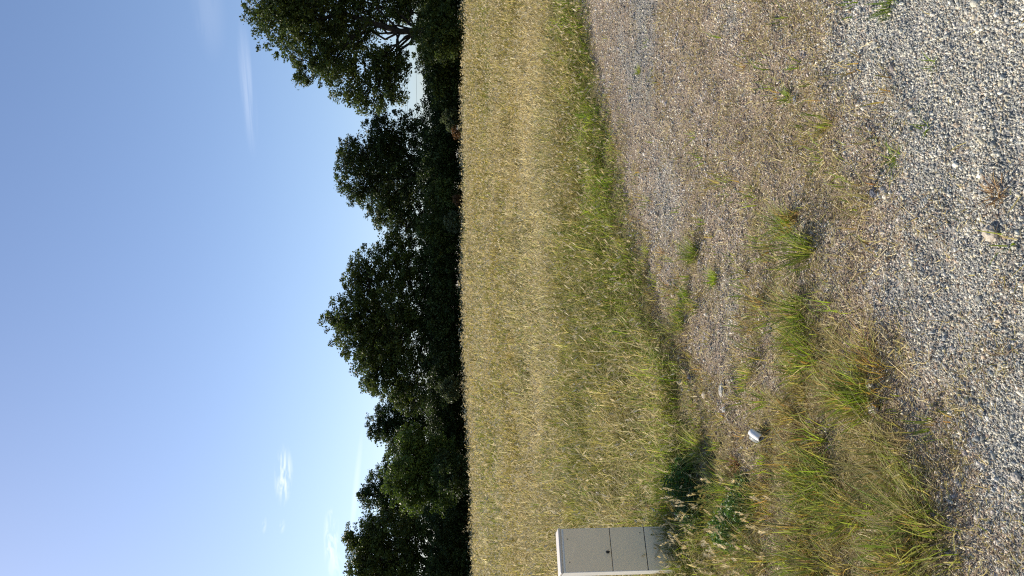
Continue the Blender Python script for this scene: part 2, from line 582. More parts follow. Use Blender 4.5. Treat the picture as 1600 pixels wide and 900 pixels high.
def field_band(n, y0, y1):
    p_ = .35
    y = (y0 ** p_ + rng.random(n) * (y1 ** p_ - y0 ** p_)) ** (1 / p_)
    x = rng.uniform(-1, 1, n) * (0.44 * y + 0.6)
    e = y - edge_y(x)
    k = e > rng.uniform(-.16, .22, n) + (fbm(x, y, .25, 53, 2) - .5) * .5
    x, y, e = x[k], y[k], e[k]
    # clumping
    bl = sstep(7, 17, y)
    c1 = fbm(x, y, .17, 51, 2) * (1 - bl) + fbm(x, y * .6, .5, 52, 3) * bl
    k = rng.random(len(x)) < .2 + 1.7 * (c1 - .25)
    x, y, e, c1 = x[k], y[k], e[k], c1[k]
    w0 = np.maximum(.0050, .00085 * y)
    n = len(x)
    z = height(x, y)
    n1 = fbm(x * .35, y, 1.6, 61, 3)                # long streaks across the view
    n2 = fbm(x, y, .5, 67, 3)
    near = sstep(2.0, .15, e + (n2 - .5) * 1.4)     # lush strip at the verge
    dry = np.clip(sstep(.36, .62, n1) * .6 + .30 * sstep(2, 14, y - 5) + (n2 - .5) * 1.7 + .02, 0, 1) * (1 - .8 * near)
    lodged = np.exp(-((x + 1.9) / .85) ** 2 - ((y - 12.0 - x * .2) / .9) ** 2) + .55 * np.exp(-((x - 2.8) / 2.2) ** 2 - ((y - 13.0) / 1.6) ** 2) \
        + .5 * np.exp(-((x - .6) / 1.0) ** 2 - ((y - 11.6) / .9) ** 2)
    big = fbm(x * .6, y, 3.2, 77, 2)
    dry = np.clip(dry + .6 * lodged + (big - .5) * 1.9 * sstep(1.5, 4, e), 0, 1)
    r = rng.random(n)
    pr = np.clip(.06 + .76 * dry, 0, .9)
    base = np.where((r < pr)[:, None], pick(STRAW, n), pick(GREEN, n))
    ol = rng.random(n) < .38
    base = np.where(ol[:, None], pick(OLIVE, n), base)
    tip = np.where((rng.random(n) < .35 + .5 * dry)[:, None], pick(STRAW, n), base)
    pl = fbm(x * .5, y, 2.6, 71, 3)
    isp = rng.random(n) < .07 + .5 * sstep(.50, .62, pl) + .9 * lodged
    tip = np.where(isp[:, None], pick(PALE, n), tip)
    lim = (rng.random(n) < .45 * near)
    base = np.where(lim[:, None], pick(LIME, n), base); tip = np.where(lim[:, None], pick(LIME, n), tip)
    h = (.05 + .13 * sstep(-.1, .55, e) + .15 * sstep(0, 2.5, e) + .08 * sstep(8, 20, y)) * rng.uniform(.4, 1.25, n) * (.45 + 1.1 * c1)
    w = w0 * rng.uniform(.4, 1.7, n)
    h = h * (1 - .35 * np.clip(lodged, 0, 1)) * .88
    bend = rng.uniform(.05, 1.25, n) ** 1.2
    az = rng.uniform(0, 2 * math.pi, n)
    vary = rng.uniform(.5, 1.3, (n, 1)) * (1 + .45 * np.clip(lodged, 0, 1)[:, None]) * (.86 + .32 * sstep(.3, .7, fbm(x, y, .35, 78, 2)))[:, None]
    bag.add(*blades(x, y, z, h, w, bend, base * vary, tip * vary, az, .3, WIND))
    nm = (y < 16) & (rng.random(n) < .16)
    q = int(nm.sum())
    bag.add(*blades(x[nm], y[nm], z[nm] + h[nm] * rng.uniform(.15, .7, q), h[nm] * rng.uniform(.3, .7, q), w[nm] * .8, rng.uniform(1.2, 2.6, q), pick(STRAW, q), pick(STRAW + PALE, q), None, 1.5))
    # a share of the stems carries a pale seed head
    s = rng.random(n) < (.12 + .12 * dry + .25 * lodged)
    tx, ty, tz = tip_of(x[s], y[s], h[s] * 1.12, bend[s] * .6, az[s], z[s], WIND)
    m_ = s.sum()
    hw, hl = w0[s] * rng.uniform(.9, 2.0, m_), rng.uniform(.015, .055, m_) * (.8 + .03 * y[s])
    hc = pick(PALE, m_)
    an = rng.uniform(0, math.pi, m_)
    ln = rng.uniform(-1.3, 1.3, (m_, 2))
    for q in (0, math.pi / 2):
        P = np.zeros((m_, 4, 3))
        ux, uy = np.cos(an + q), np.sin(an + q)
        bx, by, bz = tx, ty, tz - hl
        P[:, 0] = np.stack([bx, by, bz], -1)
        P[:, 1] = np.stack([bx + ux * hw + ln[:, 0] * hl * .5, by + uy * hw + ln[:, 1] * hl * .5, bz + hl * .5], -1)
        P[:, 2] = np.stack([bx + ln[:, 0] * hl, by + ln[:, 1] * hl, bz + hl * 1.1], -1)
        P[:, 3] = np.stack([bx - ux * hw + ln[:, 0] * hl * .5, by - uy * hw + ln[:, 1] * hl * .5, bz + hl * .5], -1)
        TT = np.array([(0, 1, 2), (0, 2, 3)])[None] + (np.arange(m_) * 4)[:, None, None]
        headbag.add(P.reshape(-1, 3), TT.reshape(-1, 3), np.repeat(hc, 4, axis=0))


field_band(430000, 3.8, 54)
tag(bag.build('field_grass', M_GRASS), 'long half dry meadow grass filling the field', 'grass', kind='stuff')
for (qx, qy) in ((770, 868), (710, 868), (742, 872), (662, 886), (650, 892), (700, 900), (640, 908), (640, 880), (190, 997), (340, 872), (560, 872), (536, 880), (480, 910), (300, 905), (250, 930), (820, 905), (130, 945), (86, 1005)):
    fx, fy = on_ground(qx, qy, .33)
    cen = np.array([fx, fy, .33 + float(height(fx, fy))])
    for q in range(26):
        d = rng.normal(0, 1, 3); d /= np.linalg.norm(d)
        u = np.cross(d, (0.3, .2, .9)); u /= np.linalg.norm(u)
        rr_ = .011 * rng.uniform(.7, 1.2) * (fy / 6) ** .5
        headbag.add(np.array([cen, cen + d * rr_ + u * .004, cen + d * rr_ - u * .004]), np.array([(0, 1, 2)]), np.array([.75, .70, .58]))
    headbag.add(np.array([cen, cen + [.0015, 0, -.3], cen + [-.0015, 0, -.3]]), np.array([(0, 1, 2)]), np.array([.3, .28, .12]))
tag(headbag.build('grass_seed_heads', M_STRAW), 'pale seed heads standing on the field grass', 'seed heads', kind='stuff')

# dry thatch and straw lying over the gravel
def litter(n, ln, wd, pals, dens):
    x, y = sample_lot(n, power=.95)
    px, py = to_photo(x, y)
    k = rng.random(len(x)) < dens(x, y, px, py)
    x, y = x[k], y[k]; n = len(x)
    L = rng.uniform(.5, 1.5, n) * ln
    a = rng.uniform(0, 2 * math.pi, n)
    z = height(x, y) + rng.uniform(.004, .014, n)
    tz = rng.normal(0, .25, n)
    W = wd * rng.uniform(.6, 1.4, n) * (.8 + .1 * y)
    cxa, sya = np.cos(a), np.sin(a)
    P = np.zeros((n, 6, 3))
    bend = rng.normal(0, .2, n)
    for i, t in enumerate((-.5, 0, .5)):
        cx = x + cxa * L * t - sya * L * bend * (t * t)
        cy = y + sya * L * t + cxa * L * bend * (t * t)
        cz = z + np.abs(tz * L * (t + .5)) + .003
        ww = W * (1 if i < 2 else .4) * .5
        P[:, 2 * i] = np.stack([cx - sya * ww, cy + cxa * ww, cz], -1)
        P[:, 2 * i + 1] = np.stack([cx + sya * ww, cy - cxa * ww, cz + W * .3], -1)
    T = np.array([(0, 1, 3), (0, 3, 2), (2, 3, 5), (2, 5, 4)])[None] + (np.arange(n) * 6)[:, None, None]
    return P.reshape(-1, 3), T.reshape(-1, 3), np.repeat(pick(pals, n), 6, axis=0)


def thatch_density(x, y, px, py):
    d = (1 - greyness(x, y)) * (.35 + .9 * fbm(x, y, .25, 81))
    band = np.exp(-((py - 1056) / 24.) ** 2) * sstep(600, 700, px)
    return np.clip(d + .8 * band + .75 * green_zone(px, py), .015, 1)


lb = Bag()
lb.add(*litter(120000, .018, .0022, BROWN * 3 + STRAW + PALE[:1], thatch_density))
lb.add(*litter(16000, .055, .0024, BROWN * 2 + STRAW + PALE, thatch_density))
lb.add(*litter(60000, .04, .0034, PALE + STRAW + BROWN[:1], lambda x, y, px, py: np.clip(green_zone(px, py) * sstep(.38, .6, fbm(x, y, .16, 99, 2)) + .5 * sstep(.5, 0, edge_y(x) - y) * sstep(.45, .6, fbm(x, y, .2, 100, 2)), 0, 1)))
tag(lb.build('dead_thatch', M_STRAW), 'dry straw and dead grass lying over the gravel', 'straw', kind='stuff')

# green and olive grass growing through the gravel
vb = Bag()
nt = 5200
x, y = sample_lot(nt * 4, y0=1.6, y1=7.5, power=.9)
px, py = to_photo(x, y)
zz = green_zone(px, py)
cl = fbm(x, y, .22, 91, 3)
k = rng.random(len(x)) < np.clip(zz * sstep(.49, .64, cl) * .17 + .10 * sstep(.8, 0, edge_y(x) - y) + .016 * (1 - greyness(x, y)), 0, 1)
x, y, zz = x[k], y[k], zz[k]
for i in range(len(x)):
    nb = int(rng.integers(8, 30) * (.5 + zz[i]))
    rad = rng.uniform(.012, .045)
    bx = x[i] + rng.normal(0, rad, nb); by = y[i] + rng.normal(0, rad, nb)
    hh = rng.uniform(.04, .11) + .09 * zz[i] * rng.random()
    typ = rng.random()
    pal = GREEN + LIME * 2 if typ < .6 else (OLIVE + GREEN if typ < .8 else STRAW + OLIVE)
    cb = pick(pal if rng.random() < .6 else BROWN + RUST, nb)
    ct = pick(pal, nb)
    dryb = rng.random(nb) < .22
    ct[dryb] = pick(STRAW + RUST, int(dryb.sum()))
    az = np.arctan2(by - y[i], bx - x[i]) + rng.normal(0, .5, nb)
    vb.add(*blades(bx, by, height(bx, by), hh * rng.uniform(.5, 1.2, nb), rng.uniform(.0026, .0065, nb), rng.uniform(.05, .7, nb), cb, ct, az, .5, (.05, .01)))
# brownish dead lawn base under them
x, y = sample_lot(260000, y0=1.5, y1=9.8)
px, py = to_photo(x, y)
k = rng.random(len(x)) < np.clip(green_zone(px, py) * .42 * sstep(.4, .6, fbm(x, y, .2, 95, 2)) + (.03 + .62 * sstep(.42, .62, fbm(x, y, .33, 97, 3))) * (1 - greyness(x, y)) + .8 * sstep(.55, 0, edge_y(x) - y) * sstep(.4, .6, fbm(x, y, .3, 96, 2)), 0, 1)
x, y = x[k], y[k]; n = len(x)
vb.add(*blades(x, y, height(x, y), rng.uniform(.012, .06, n) * (.55 + .8 * green_zone(*to_photo(x, y)) + .5 * sstep(.8, 0, edge_y(x) - y)), rng.uniform(.0018, .0034, n), rng.uniform(.2, 1.3, n), pick(STRAW + BROWN * 2 + OLIVE, n), pick(STRAW * 2 + PALE + OLIVE + GREEN[:2], n), None, .8))
tag(vb.build('gravel_grass', M_GRASS), 'patchy green and dry grass growing through the gravel', 'grass', kind='stuff')


# ---------------------------------------------------------------- single tufts
def tuft(px, py, nb, h, rad, pal, tips, label, lean=(0.1, 0.0), name='grass_tuft', w=(.0026, .0052), cat='grass tuft', group='single grass tufts in the gravel', bend=(.15, .8)):
    gx0, gy0 = on_ground(px, py)
    z0 = float(height(gx0, gy0))
    bx = rng.normal(0, rad, nb); by = rng.normal(0, rad, nb)
    az = np.arctan2(by, bx) + rng.normal(0, .6, nb)
    V, T, C = blades(bx, by, height(gx0 + bx, gy0 + by) - z0, h * rng.uniform(.4, 1.15, nb), rng.uniform(w[0], w[1], nb), rng.uniform(bend[0], bend[1], nb), pick(pal, nb), pick(tips, nb), az, .5, lean)
    o = mesh_obj(name, V, T, C, M_GRASS)
    o.location = (gx0, gy0, z0)
    tag(o, label, cat, group)
    return o


tuft(503, 1088, 150, .13, .03, GREEN + OLIVE, GREEN, 'rounded olive green tuft nearest below the verge at mid edge of the gravel')
tuft(463, 1116, 90, .09, .018, LIME, LIME, 'small bright lime green tuft standing alone in brown gravel')
tuft(437, 1074, 110, .10, .022, GREEN, LIME + GREEN, 'dark based green tuft close under the verge beside two tan stalks')
tuft(398, 1068, 110, .12, .03, OLIVE + GREEN, GREEN, 'olive tuft touching the green verge left of the lime tuft')
tuft(548, 1236, 130, .15, .028, LIME + RUST, LIME + GREEN, 'yellow green tuft with orange blades, highest of the pair in pale gravel')
tuft(508, 1266, 130, .21, .03, OLIVE + GREEN, GREEN, 'long bladed olive tuft, lower of the pair in pale gravel', (.02, .03))
tuft(410, 1256, 120, .20, .03, GREEN, GREEN + OLIVE, 'dark green tuft with long arching blades over a shaded hollow', (-.1, .05))
tuft(322, 1372, 130, .19, .045, RUST * 2 + OLIVE + STRAW, LIME + OLIVE + RUST, 'large orange and green tuft with straw coloured foot', (.25, .02), w=(.002, .004))
tuft(288, 1352, 120, .18, .03, GREEN + LIME, LIME, 'fresh green tuft left of the large orange tuft', (.1, .0))
tuft(182, 1402, 200, .19, .06, BROWN + OLIVE, GREEN + OLIVE + STRAW, 'broad tuft with dark brown foot leaning over the gravel edge', (-.05, .03))
tuft(60, 1452, 190, .20, .07, BROWN + GREEN, OLIVE + LIME + STRAW, 'tall green tuft with brown foot at the lower left of the grass patch')
tuft(118, 1440, 110, .16, .05, GREEN + STRAW, LIME + GREEN, 'bright green tuft between the two brown footed tufts')
tuft(650, 1402, 16, .06, .012, LIME, LIME, 'thin spreading green sprig alone in the pale gravel', bend=(.5, 1.2))
tuft(700, 1452, 9, .05, .008, LIME, LIME, 'tiny green sprig at the border of the clean grey gravel', bend=(.5, 1.2))
tuft(795, 1462, 9, .05, .01, GREEN, LIME, 'tiny upright sprig farthest to the right in grey gravel', bend=(.5, 1.2))
tuft(893, 1395, 60, .07, .02, GREEN, LIME, 'low green tuft at the far right border of grey gravel')
tuft(748, 1232, 40, .06, .014, LIME, GREEN, 'small green tuft among brown pebbles on the right')
tuft(595, 1562, 50, .04, .014, BROWN, RUST, 'tiny withered brown tuft in the clean grey gravel', bend=(.4, 1.2))
tuft(790, 1000, 60, .06, .02, OLIVE, LIME, 'low yellow green tuft inside the dark slate gravel strip')
tuft(172, 1152, 90, .06, .02, RUST + BROWN, [(0.25, 0.09, 0.04), (0.2, 0.1, 0.06)], 'low rust red withered tuft right of the leafy weeds', cat='withered tuft')


tuft(150, 1068, 150, .22, .05, GREEN + LIME, LIME, 'wild green grass clump rising behind the dark weed mound', cat='grass clump')
tuft(198, 1098, 110, .17, .04, LIME, LIME + STRAW, 'yellow green clump between dark weed mound and tan rock', cat='grass clump')
tuft(120, 1135, 110, .15, .04, LIME + GREEN, LIME, 'bright clump in front of the dark weed mound', cat='grass clump')

# seeding stems beside the cabinet
def seed_plant(px, py, ns, h, label, pale=PALE, spread=.05, lean=(.15, -.05), oval=False):
    gx0, gy0 = on_ground(px, py)
    z0 = float(height(gx0, gy0))
    e = empty('seeding_grass', (gx0, gy0, z0))
    tag(e, label, 'grass plant', 'tall seeding grasses around the cabinet foot')
    bx = rng.normal(0, spread, ns); by = rng.normal(0, spread, ns)
    az = rng.uniform(0, 2 * math.pi, ns)
    hs = h * rng.uniform(.65, 1.15, ns); bd = rng.uniform(.05, .5, ns)
    sb, hb = Bag(), Bag()
    zb = height(gx0 + bx, gy0 + by) - z0
    sb.add(*blades(bx, by, zb, hs, np.full(ns, .0022), bd, pick(OLIVE + GREEN, ns), pick(STRAW, ns), az, .1, lean))
    nl = ns * 4
    k = rng.integers(0, ns, nl)
    sb.add(*blades(bx[k] + rng.normal(0, .01, nl), by[k] + rng.normal(0, .01, nl), zb[k], hs[k] * rng.uniform(.3, .7, nl), rng.uniform(.002, .004, nl), rng.uniform(.2, 1, nl), pick(GREEN + STRAW, nl), pick(OLIVE + STRAW + GREEN, nl), None, .5, lean))
    for i in range(ns):
        def P(t):
            hz = hs[i] * (.15 * .3 * t + bd[i] * t * t)
            return np.array([bx[i] + math.cos(az[i]) * hz + lean[0] * hs[i] * t * t, by[i] + math.sin(az[i]) * hz + lean[1] * hs[i] * t * t, zb[i] + hs[i] * t * (1 - .42 * bd[i] * t)])
        c = pick(pale, 1)[0]
        m_ = 34
        t0 = .80 if not oval else .9
        for q in range(m_):
            t = rng.uniform(t0, 1.03)
            p = P(t)
            env = math.sin(math.pi * np.clip((t - t0) / (1.04 - t0), .05, 1)) ** .6
            a = rng.uniform(0, 2 * math.pi)
            r_ = (.011 if not oval else .008) * env * rng.uniform(.5, 1.3)
            tipv = p + np.array([math.cos(a) * r_, math.sin(a) * r_, rng.uniform(.006, .02)])
            side = np.array([-math.sin(a), math.cos(a), 0]) * .0022
            mid = p * .5 + tipv * .5
            hb.add(np.array([p, mid + side, tipv, mid - side]), np.array([(0, 1, 2), (0, 2, 3)]), c * rng.uniform(.8, 1.2))
    sb.build('stem', M_GRASS, e)
    hb.build('seed_head', M_STRAW, e)


seed_plant(118, 1122, 8, .30, 'pale feathery grass stems standing in the shade right of the cabinet', lean=(-.15, 0), spread=.03)
seed_plant(85, 1115, 7, .30, 'tan feathery grass stems in front of the right cabinet corner', pale=STRAW + PALE, lean=(.02, 0), spread=.05)
seed_plant(50, 1105, 9, .24, 'straw coloured seeding grass covering the middle of the cabinet foot', pale=PALE, spread=.05)
seed_plant(22, 1085, 8, .22, 'dense pale seeding grass at the left cabinet corner', spread=.06)
seed_plant(60, 1175, 14, .24, 'low bushy seeding grass just below the cabinet among green weeds', spread=.09)
seed_plant(15, 1190, 14, .24, 'leftmost bushy seeding grass at the picture side below the cabinet', spread=.09)
seed_plant(130, 1180, 8, .20, 'sparse leaning seed stems between the cabinet and the white pipe', spread=.07)
seed_plant(72, 1063, 6, .26, 'thin dark stems rising against the cabinet front', pale=BROWN + OLIVE, spread=.05, lean=(0, 0))


seed_plant(35, 1150, 16, .22, 'pale bleached seeding grass between cabinet foot and bushy grass', pale=[(.72, .64, .46)] + PALE, spread=.12)
seed_plant(80, 1225, 14, .20, 'straw and green seeding grass nearest the camera among the cabinet plants', pale=PALE, spread=.12)
seed_plant(150, 1140, 8, .22, 'tan seed stems leaning out of the dark weed mound', pale=STRAW + PALE, spread=.05, lean=(-.3, 0))

# leafy weeds (vetch and clover like)
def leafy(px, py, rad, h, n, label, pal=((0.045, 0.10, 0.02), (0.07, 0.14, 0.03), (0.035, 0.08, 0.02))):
    gx0, gy0 = on_ground(px, py)
    z0 = float(height(gx0, gy0))
    r_ = rad * np.sqrt(rng.random(n)); a = rng.uniform(0, 2 * math.pi, n)
    bx, by = r_ * np.cos(a), r_ * np.sin(a) * .8
    dome = np.sqrt(np.clip(1 - (r_ / rad) ** 2, .08, 1)) * (.6 + .7 * vnoise(bx, by, .05, 3))
    lz = h * dome * rng.uniform(.25, 1.1, n) + height(gx0 + bx, gy0 + by) - z0
    s = rng.uniform(.006, .013, n)
    Rm = random_rot(n, .6)
    base = np.array([(0, -1, 0), (.55, 0, .15), (0, 1, 0), (-.55, 0, .15)])
    V = np.einsum('nij,kj->nki', Rm, base) * s[:, None, None]
    V += np.stack([bx, by, lz], -1)[:, None, :]
    T = np.array([(0, 1, 2), (0, 2, 3)])[None] + (np.arange(n) * 4)[:, None, None]
    C = np.repeat(pick(pal, n), 4, axis=0)
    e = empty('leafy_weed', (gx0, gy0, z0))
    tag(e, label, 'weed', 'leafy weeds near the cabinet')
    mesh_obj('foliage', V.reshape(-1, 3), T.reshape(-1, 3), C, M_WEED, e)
    m_ = max(20, n // 40)
    sx, sy = rng.normal(0, rad * .4, m_), rng.normal(0, rad * .35, m_)
    V, T, C = blades(sx, sy, height(gx0 + sx, gy0 + sy) - z0, np.full(m_, h) * rng.uniform(.6, 1.1, m_), np.full(m_, .003), rng.uniform(.1, .9, m_), pick(GREEN, m_), pick(GREEN, m_), None, .6)
    mesh_obj('stem', V, T, C, M_WEED, e)


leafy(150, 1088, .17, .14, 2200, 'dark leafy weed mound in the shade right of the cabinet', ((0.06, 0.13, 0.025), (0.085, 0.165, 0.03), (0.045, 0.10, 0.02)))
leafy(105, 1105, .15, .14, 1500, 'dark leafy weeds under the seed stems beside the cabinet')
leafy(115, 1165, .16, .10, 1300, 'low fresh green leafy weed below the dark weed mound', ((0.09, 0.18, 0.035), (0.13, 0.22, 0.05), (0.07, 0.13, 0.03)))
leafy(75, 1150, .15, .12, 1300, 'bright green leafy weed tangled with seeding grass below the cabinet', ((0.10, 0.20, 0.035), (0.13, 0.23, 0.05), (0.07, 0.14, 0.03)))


# ---------------------------------------------------------------- single stones
def rock(px, py, s, col, label, sq=(1, 1, .7), name='rock', lift=.12, rz=None):
    gx0, gy0 = on_ground(px, py)
    import bmesh
    bm = bmesh.new()
    bmesh.ops.create_icosphere(bm, subdivisions=3, radius=s / 2)
    seed = rng.uniform(0, 50)
    from mathutils import noise as mn
    for v in bm.verts:
        q = v.co.normalized()
        k = 1 + .22 * mn.noise(q * 1.6 + Vector((seed, 0, 0))) + .12 * mn.noise(q * 4 + Vector((0, seed, 0)))
        ax = Vector((round(q.x * 1.6) / 1.6, round(q.y * 1.6) / 1.6, round(q.z * 1.6) / 1.6))
        v.co = (q * .6 + ax * .4) * (s / 2) * k
        v.co = Vector((v.co.x * sq[0] * 1.1, v.co.y * sq[1] * 1.1, v.co.z * sq[2] * .62))
    me = bpy.data.meshes.new(name); bm.to_mesh(me); bm.free()
    at = me.attributes.new('tint', 'FLOAT_COLOR', 'POINT')
    nv = len(me.vertices)
    at.data.foreach_set('color', np.tile([*col, 1.0], nv).astype(np.float32))
    me.materials.append(M_STONE)
    o = bpy.data.objects.new(name, me); COL.objects.link(o)
    o.location = (gx0, gy0, float(height(gx0, gy0)) + s * lift)
    o.rotation_euler = (rng.uniform(-.2, .2), rng.uniform(-.2, .2), rng.uniform(0, 6) if rz is None else rz)
    tag(o, label, 'rock', 'larger stones lying loose on the lot')
    return o


rock(291, 1132, .055, (.62, .57, .47), 'flat cream rock in the weeds between verge and white pipe', (1.2, .7, .8), lift=.35, rz=.1)
rock(283, 1104, .05, (.50, .43, .34), 'round tan rock half hidden by grass at the verge foot', (1, .9, .9), lift=.3)
rock(535, 1556, .045, (.46, .40, .31), 'cream rock casting a dark shadow in the clean grey gravel', (1.1, .8, .9), lift=.25)
rock(598, 1376, .032, (.12, .125, .14), 'round dark slate pebble in pale gravel', (1, .9, .9), lift=.3)
rock(260, 1135, .035, (.6, .57, .5), 'small whitish rock next to the cream rock', (1, .8, .8), lift=.3)
rock(298, 1366, .045, (.52, .48, .42), 'pale rock at the foot of the large orange tuft', (.8, 1.1, .9), lift=.3)
rock(262, 1370, .05, (.50, .45, .38), 'tan rock left of the pale rock below the orange tuft', (1, .9, .8), lift=.25)
rock(155, 1592, .028, (.42, .38, .32), 'small cream rock at the lower left of the gravel', (1, .8, .8), lift=.3)
rock(745, 1243, .032, (.22, .23, .25), 'blue grey pebble beside the small green tuft on the right', (1, .9, .8), lift=.3)


# ---------------------------------------------------------------- cabinet
M_CAB = plain('cabinet_grp_shade_warmed', (0.92, 0.75, 0.515), 0.5, 0.25, 0.03, 9)  # door colour warmed to cancel blue sky light on the shaded front
M_SIDE = plain('cabinet_shell_sunlit', (0.80, 0.76, 0.68), 0.45, 0.4, 0.04, 9)  # whiter than the doors: the sunlit look of the side put into colour
M_LID = plain('cabinet_lid_grp', (0.60, 0.54, 0.46), 0.5, 0.4, 0.04, 9)
M_DARK = plain('black_plastic_and_bore_shade', (0.015, 0.015, 0.016), 0.4, 0.4, .1)  # lock and screws, and the painted darkness in the pipe mouth
M_SEAM = plain('seam_shadow_gap', (0.06, 0.055, 0.05), 0.8, 0.1, .1)


def solid(name, prof, mat, parent, bev=.003):
    """prof: list of (centre, size) boxes; bevelled and joined"""
    import bmesh
    bm = bmesh.new()
    for (c, s) in prof:
        r_ = bmesh.ops.create_cube(bm, size=1)
        for v in r_['verts']:
            v.co = Vector((v.co.x * s[0] + c[0], v.co.y * s[1] + c[1], v.co.z * s[2] + c[2]))
    if bev:
        bmesh.ops.bevel(bm, geom=list(bm.edges), offset=bev, segments=2, profile=.6, affect='EDGES')
    me = bpy.data.meshes.new(name); bm.to_mesh(me); bm.free()
    me.materials.append(mat)
    o = bpy.data.objects.new(name, me); COL.objects.link(o); o.parent = parent
    return o


CW, CD, CH = .278, .165, .785
YAW = R(29)
frx, fry = on_ground(78, 1050, .06)       # front right corner
z0 = float(height(frx, fry))
cx0 = frx - math.cos(YAW) * CW / 2 - math.sin(YAW) * CD / 2
cy0 = fry - math.sin(YAW) * CW / 2 + math.cos(YAW) * CD / 2
cab = empty('utility_cabinet', (cx0, cy0, z0 - .02), YAW)
tag(cab, 'beige grey utility cabinet with two door panels standing in weeds at the verge', 'cabinet')
solid('body', [((0, 0, CH / 2), (CW, CD, CH))], M_SIDE, cab, .006)
fy = -CD / 2
lid = solid('lid', [((0, -.003, CH + .010), (CW + .008, CD + .012, .020))], M_LID, cab, .008)
for v in lid.data.vertices:               # the lid falls gently to the front
    if v.co.z > CH + .010:
        v.co.z -= (v.co.y + .1) * .03
ud = solid('door_panel', [((0, fy - .004, .616), (CW - .012, .008, .310))], M_CAB, cab, .003)
ud['label'] = 'taller upper door panel with black lock'
lk = solid('lock', [((-.018, fy - .012, .484), (.016, .010, .016)), ((-.018, fy - .016, .484), (.007, .012, .026))], M_DARK, ud, .002)
ld = solid('door_panel', [((0, fy - .004, .343), (CW - .012, .008, .228))], M_CAB, cab, .003)
ld['label'] = 'lower door panel behind the grass stems'
solid('base_panel', [((0, fy - .004, .112), (CW - .012, .008, .224))], M_CAB, cab, .003)
for (bx, bz) in ((-.075, .74), (.07, .745), (.1, .255)):
    solid('screw', [((bx, fy - .009, bz), (.006, .003, .006))], M_DARK, cab, .001)
for sz_ in (.459, .2265):
    solid('seam', [((0, fy - .0015, sz_), (CW - .004, .003, .006))], M_SEAM, cab, 0)

# ---------------------------------------------------------------- white pipe end
M_PVC = plain('white_pvc', (0.86, 0.84, 0.78), 0.35, 0.5, .03)
M_PVCG = plain('grey_pvc', (0.20, 0.215, 0.20), 0.5, 0.4, .08)


def tube_mesh(name, path, radii, mat, parent=None, sides=24, wall=0.0):
    path = [Vector(p) for p in path]
    V, Fq = [], []
    rings = []
    seq = [(p, r) for p, r in zip(path, radii)]
    if wall:
        seq = seq + [(p, r - wall) for p, r in reversed(list(zip(path, radii)))]
    def frame(i):
        a = path[max(i - 1, 0)]; b = path[min(i + 1, len(path) - 1)]
        d = (b - a).normalized()
        u = d.cross(Vector((0, 0, 1)))
        if u.length < 1e-3: u = d.cross(Vector((1, 0, 0)))
        u.normalize()
        return u, d.cross(u).normalized()
    ids = list(range(len(path))) + (list(reversed(range(len(path)))) if wall else [])
    for (p, r), i in zip(seq, ids):
        u, w = frame(i)
        rings.append(len(V))
        for k in range(sides):
            a = 2 * math.pi * k / sides
            V.append(p + (u * math.cos(a) + w * math.sin(a)) * r)
    nr = len(rings)
    last = nr if wall else nr - 1
    for j in range(last):
        a0, b0 = rings[j], rings[(j + 1) % nr]
        for k in range(sides):
            Fq.append((a0 + k, a0 + (k + 1) % sides, b0 + (k + 1) % sides, b0 + k))
    o = mesh_obj(name, np.array([tuple(v) for v in V]), np.array(Fq), None, mat, parent, smooth=True)
    return o


gx0, gy0 = on_ground(220, 1196)
pe = empty('plastic_pipe', (gx0, gy0, float(height(gx0, gy0)) + .004))
tag(pe, 'short white plastic pipe end poking out of the weedy gravel', 'pipe')
# the spout slopes down towards the viewer, the grey collar lies half buried beside it
def along(p, d, ts):
    d = Vector(d).normalized()
    return [tuple(Vector(p) + d * t) for t in ts]


tube_mesh('spout', along((.012, .028, .058), (-.32, -.86, -.40), (0, .02, .045, .068, .070)), [.017, .0195, .0195, .0185, .0175], M_PVC, pe, 28, .0025)
tube_mesh('bore_shade', along((.012, .028, .058), (-.32, -.86, -.40), (.056, .0565, .057)), [.0165, .008, .0005], M_DARK, pe, 28)  # black disc standing in for the shade inside the spout
tube_mesh('collar', along((-.004, .050, .046), (-.34, -.60, -.70), (0, .02, .045, .062)), [.024, .029, .029, .026], M_PVCG, pe, 28, .003)

# ---------------------------------------------------------------- trees
def tubes(paths, col=(0.05, 0.042, 0.033), sides=7):
    b = Bag()
    for path, radii in paths:
        path = np.array(path, float)
        n = len(path)
        Vs = []
        for i in range(n):
            d = path[min(i + 1, n - 1)] - path[max(i - 1, 0)]
            d /= np.linalg.norm(d) + 1e-9
            u = np.cross(d, (.3, .9, .1)); u /= np.linalg.norm(u); w = np.cross(d, u)
            a = np.linspace(0, 2 * math.pi, sides, endpoint=False)
            Vs.append(path[i] + (np.cos(a)[:, None] * u + np.sin(a)[:, None] * w) * radii[i])
        T = []
        for i in range(n - 1):
            for k in range(sides):
                a0, a1, b0, b1 = i * sides + k, i * sides + (k + 1) % sides, (i + 1) * sides + k, (i + 1) * sides + (k + 1) % sides
                T += [(a0, a1, b1), (a0, b1, b0)]
        b.add(np.concatenate(Vs), np.array(T), col)
    return b


def wiggle(a, b, n, amp, sag=0.0):
    a, b = np.array(a, float), np.array(b, float)
    t = np.linspace(0, 1, n)[:, None]
    p = a * (1 - t) + b * t
    L = np.linalg.norm(b - a)
    off = rng.normal(0, amp * L, (n, 3)); off[0] = 0; off[-1] = 0
    p = p + off
    p[:, 2] += (sag * L * np.sin(np.pi * t[:, 0]))
    return p


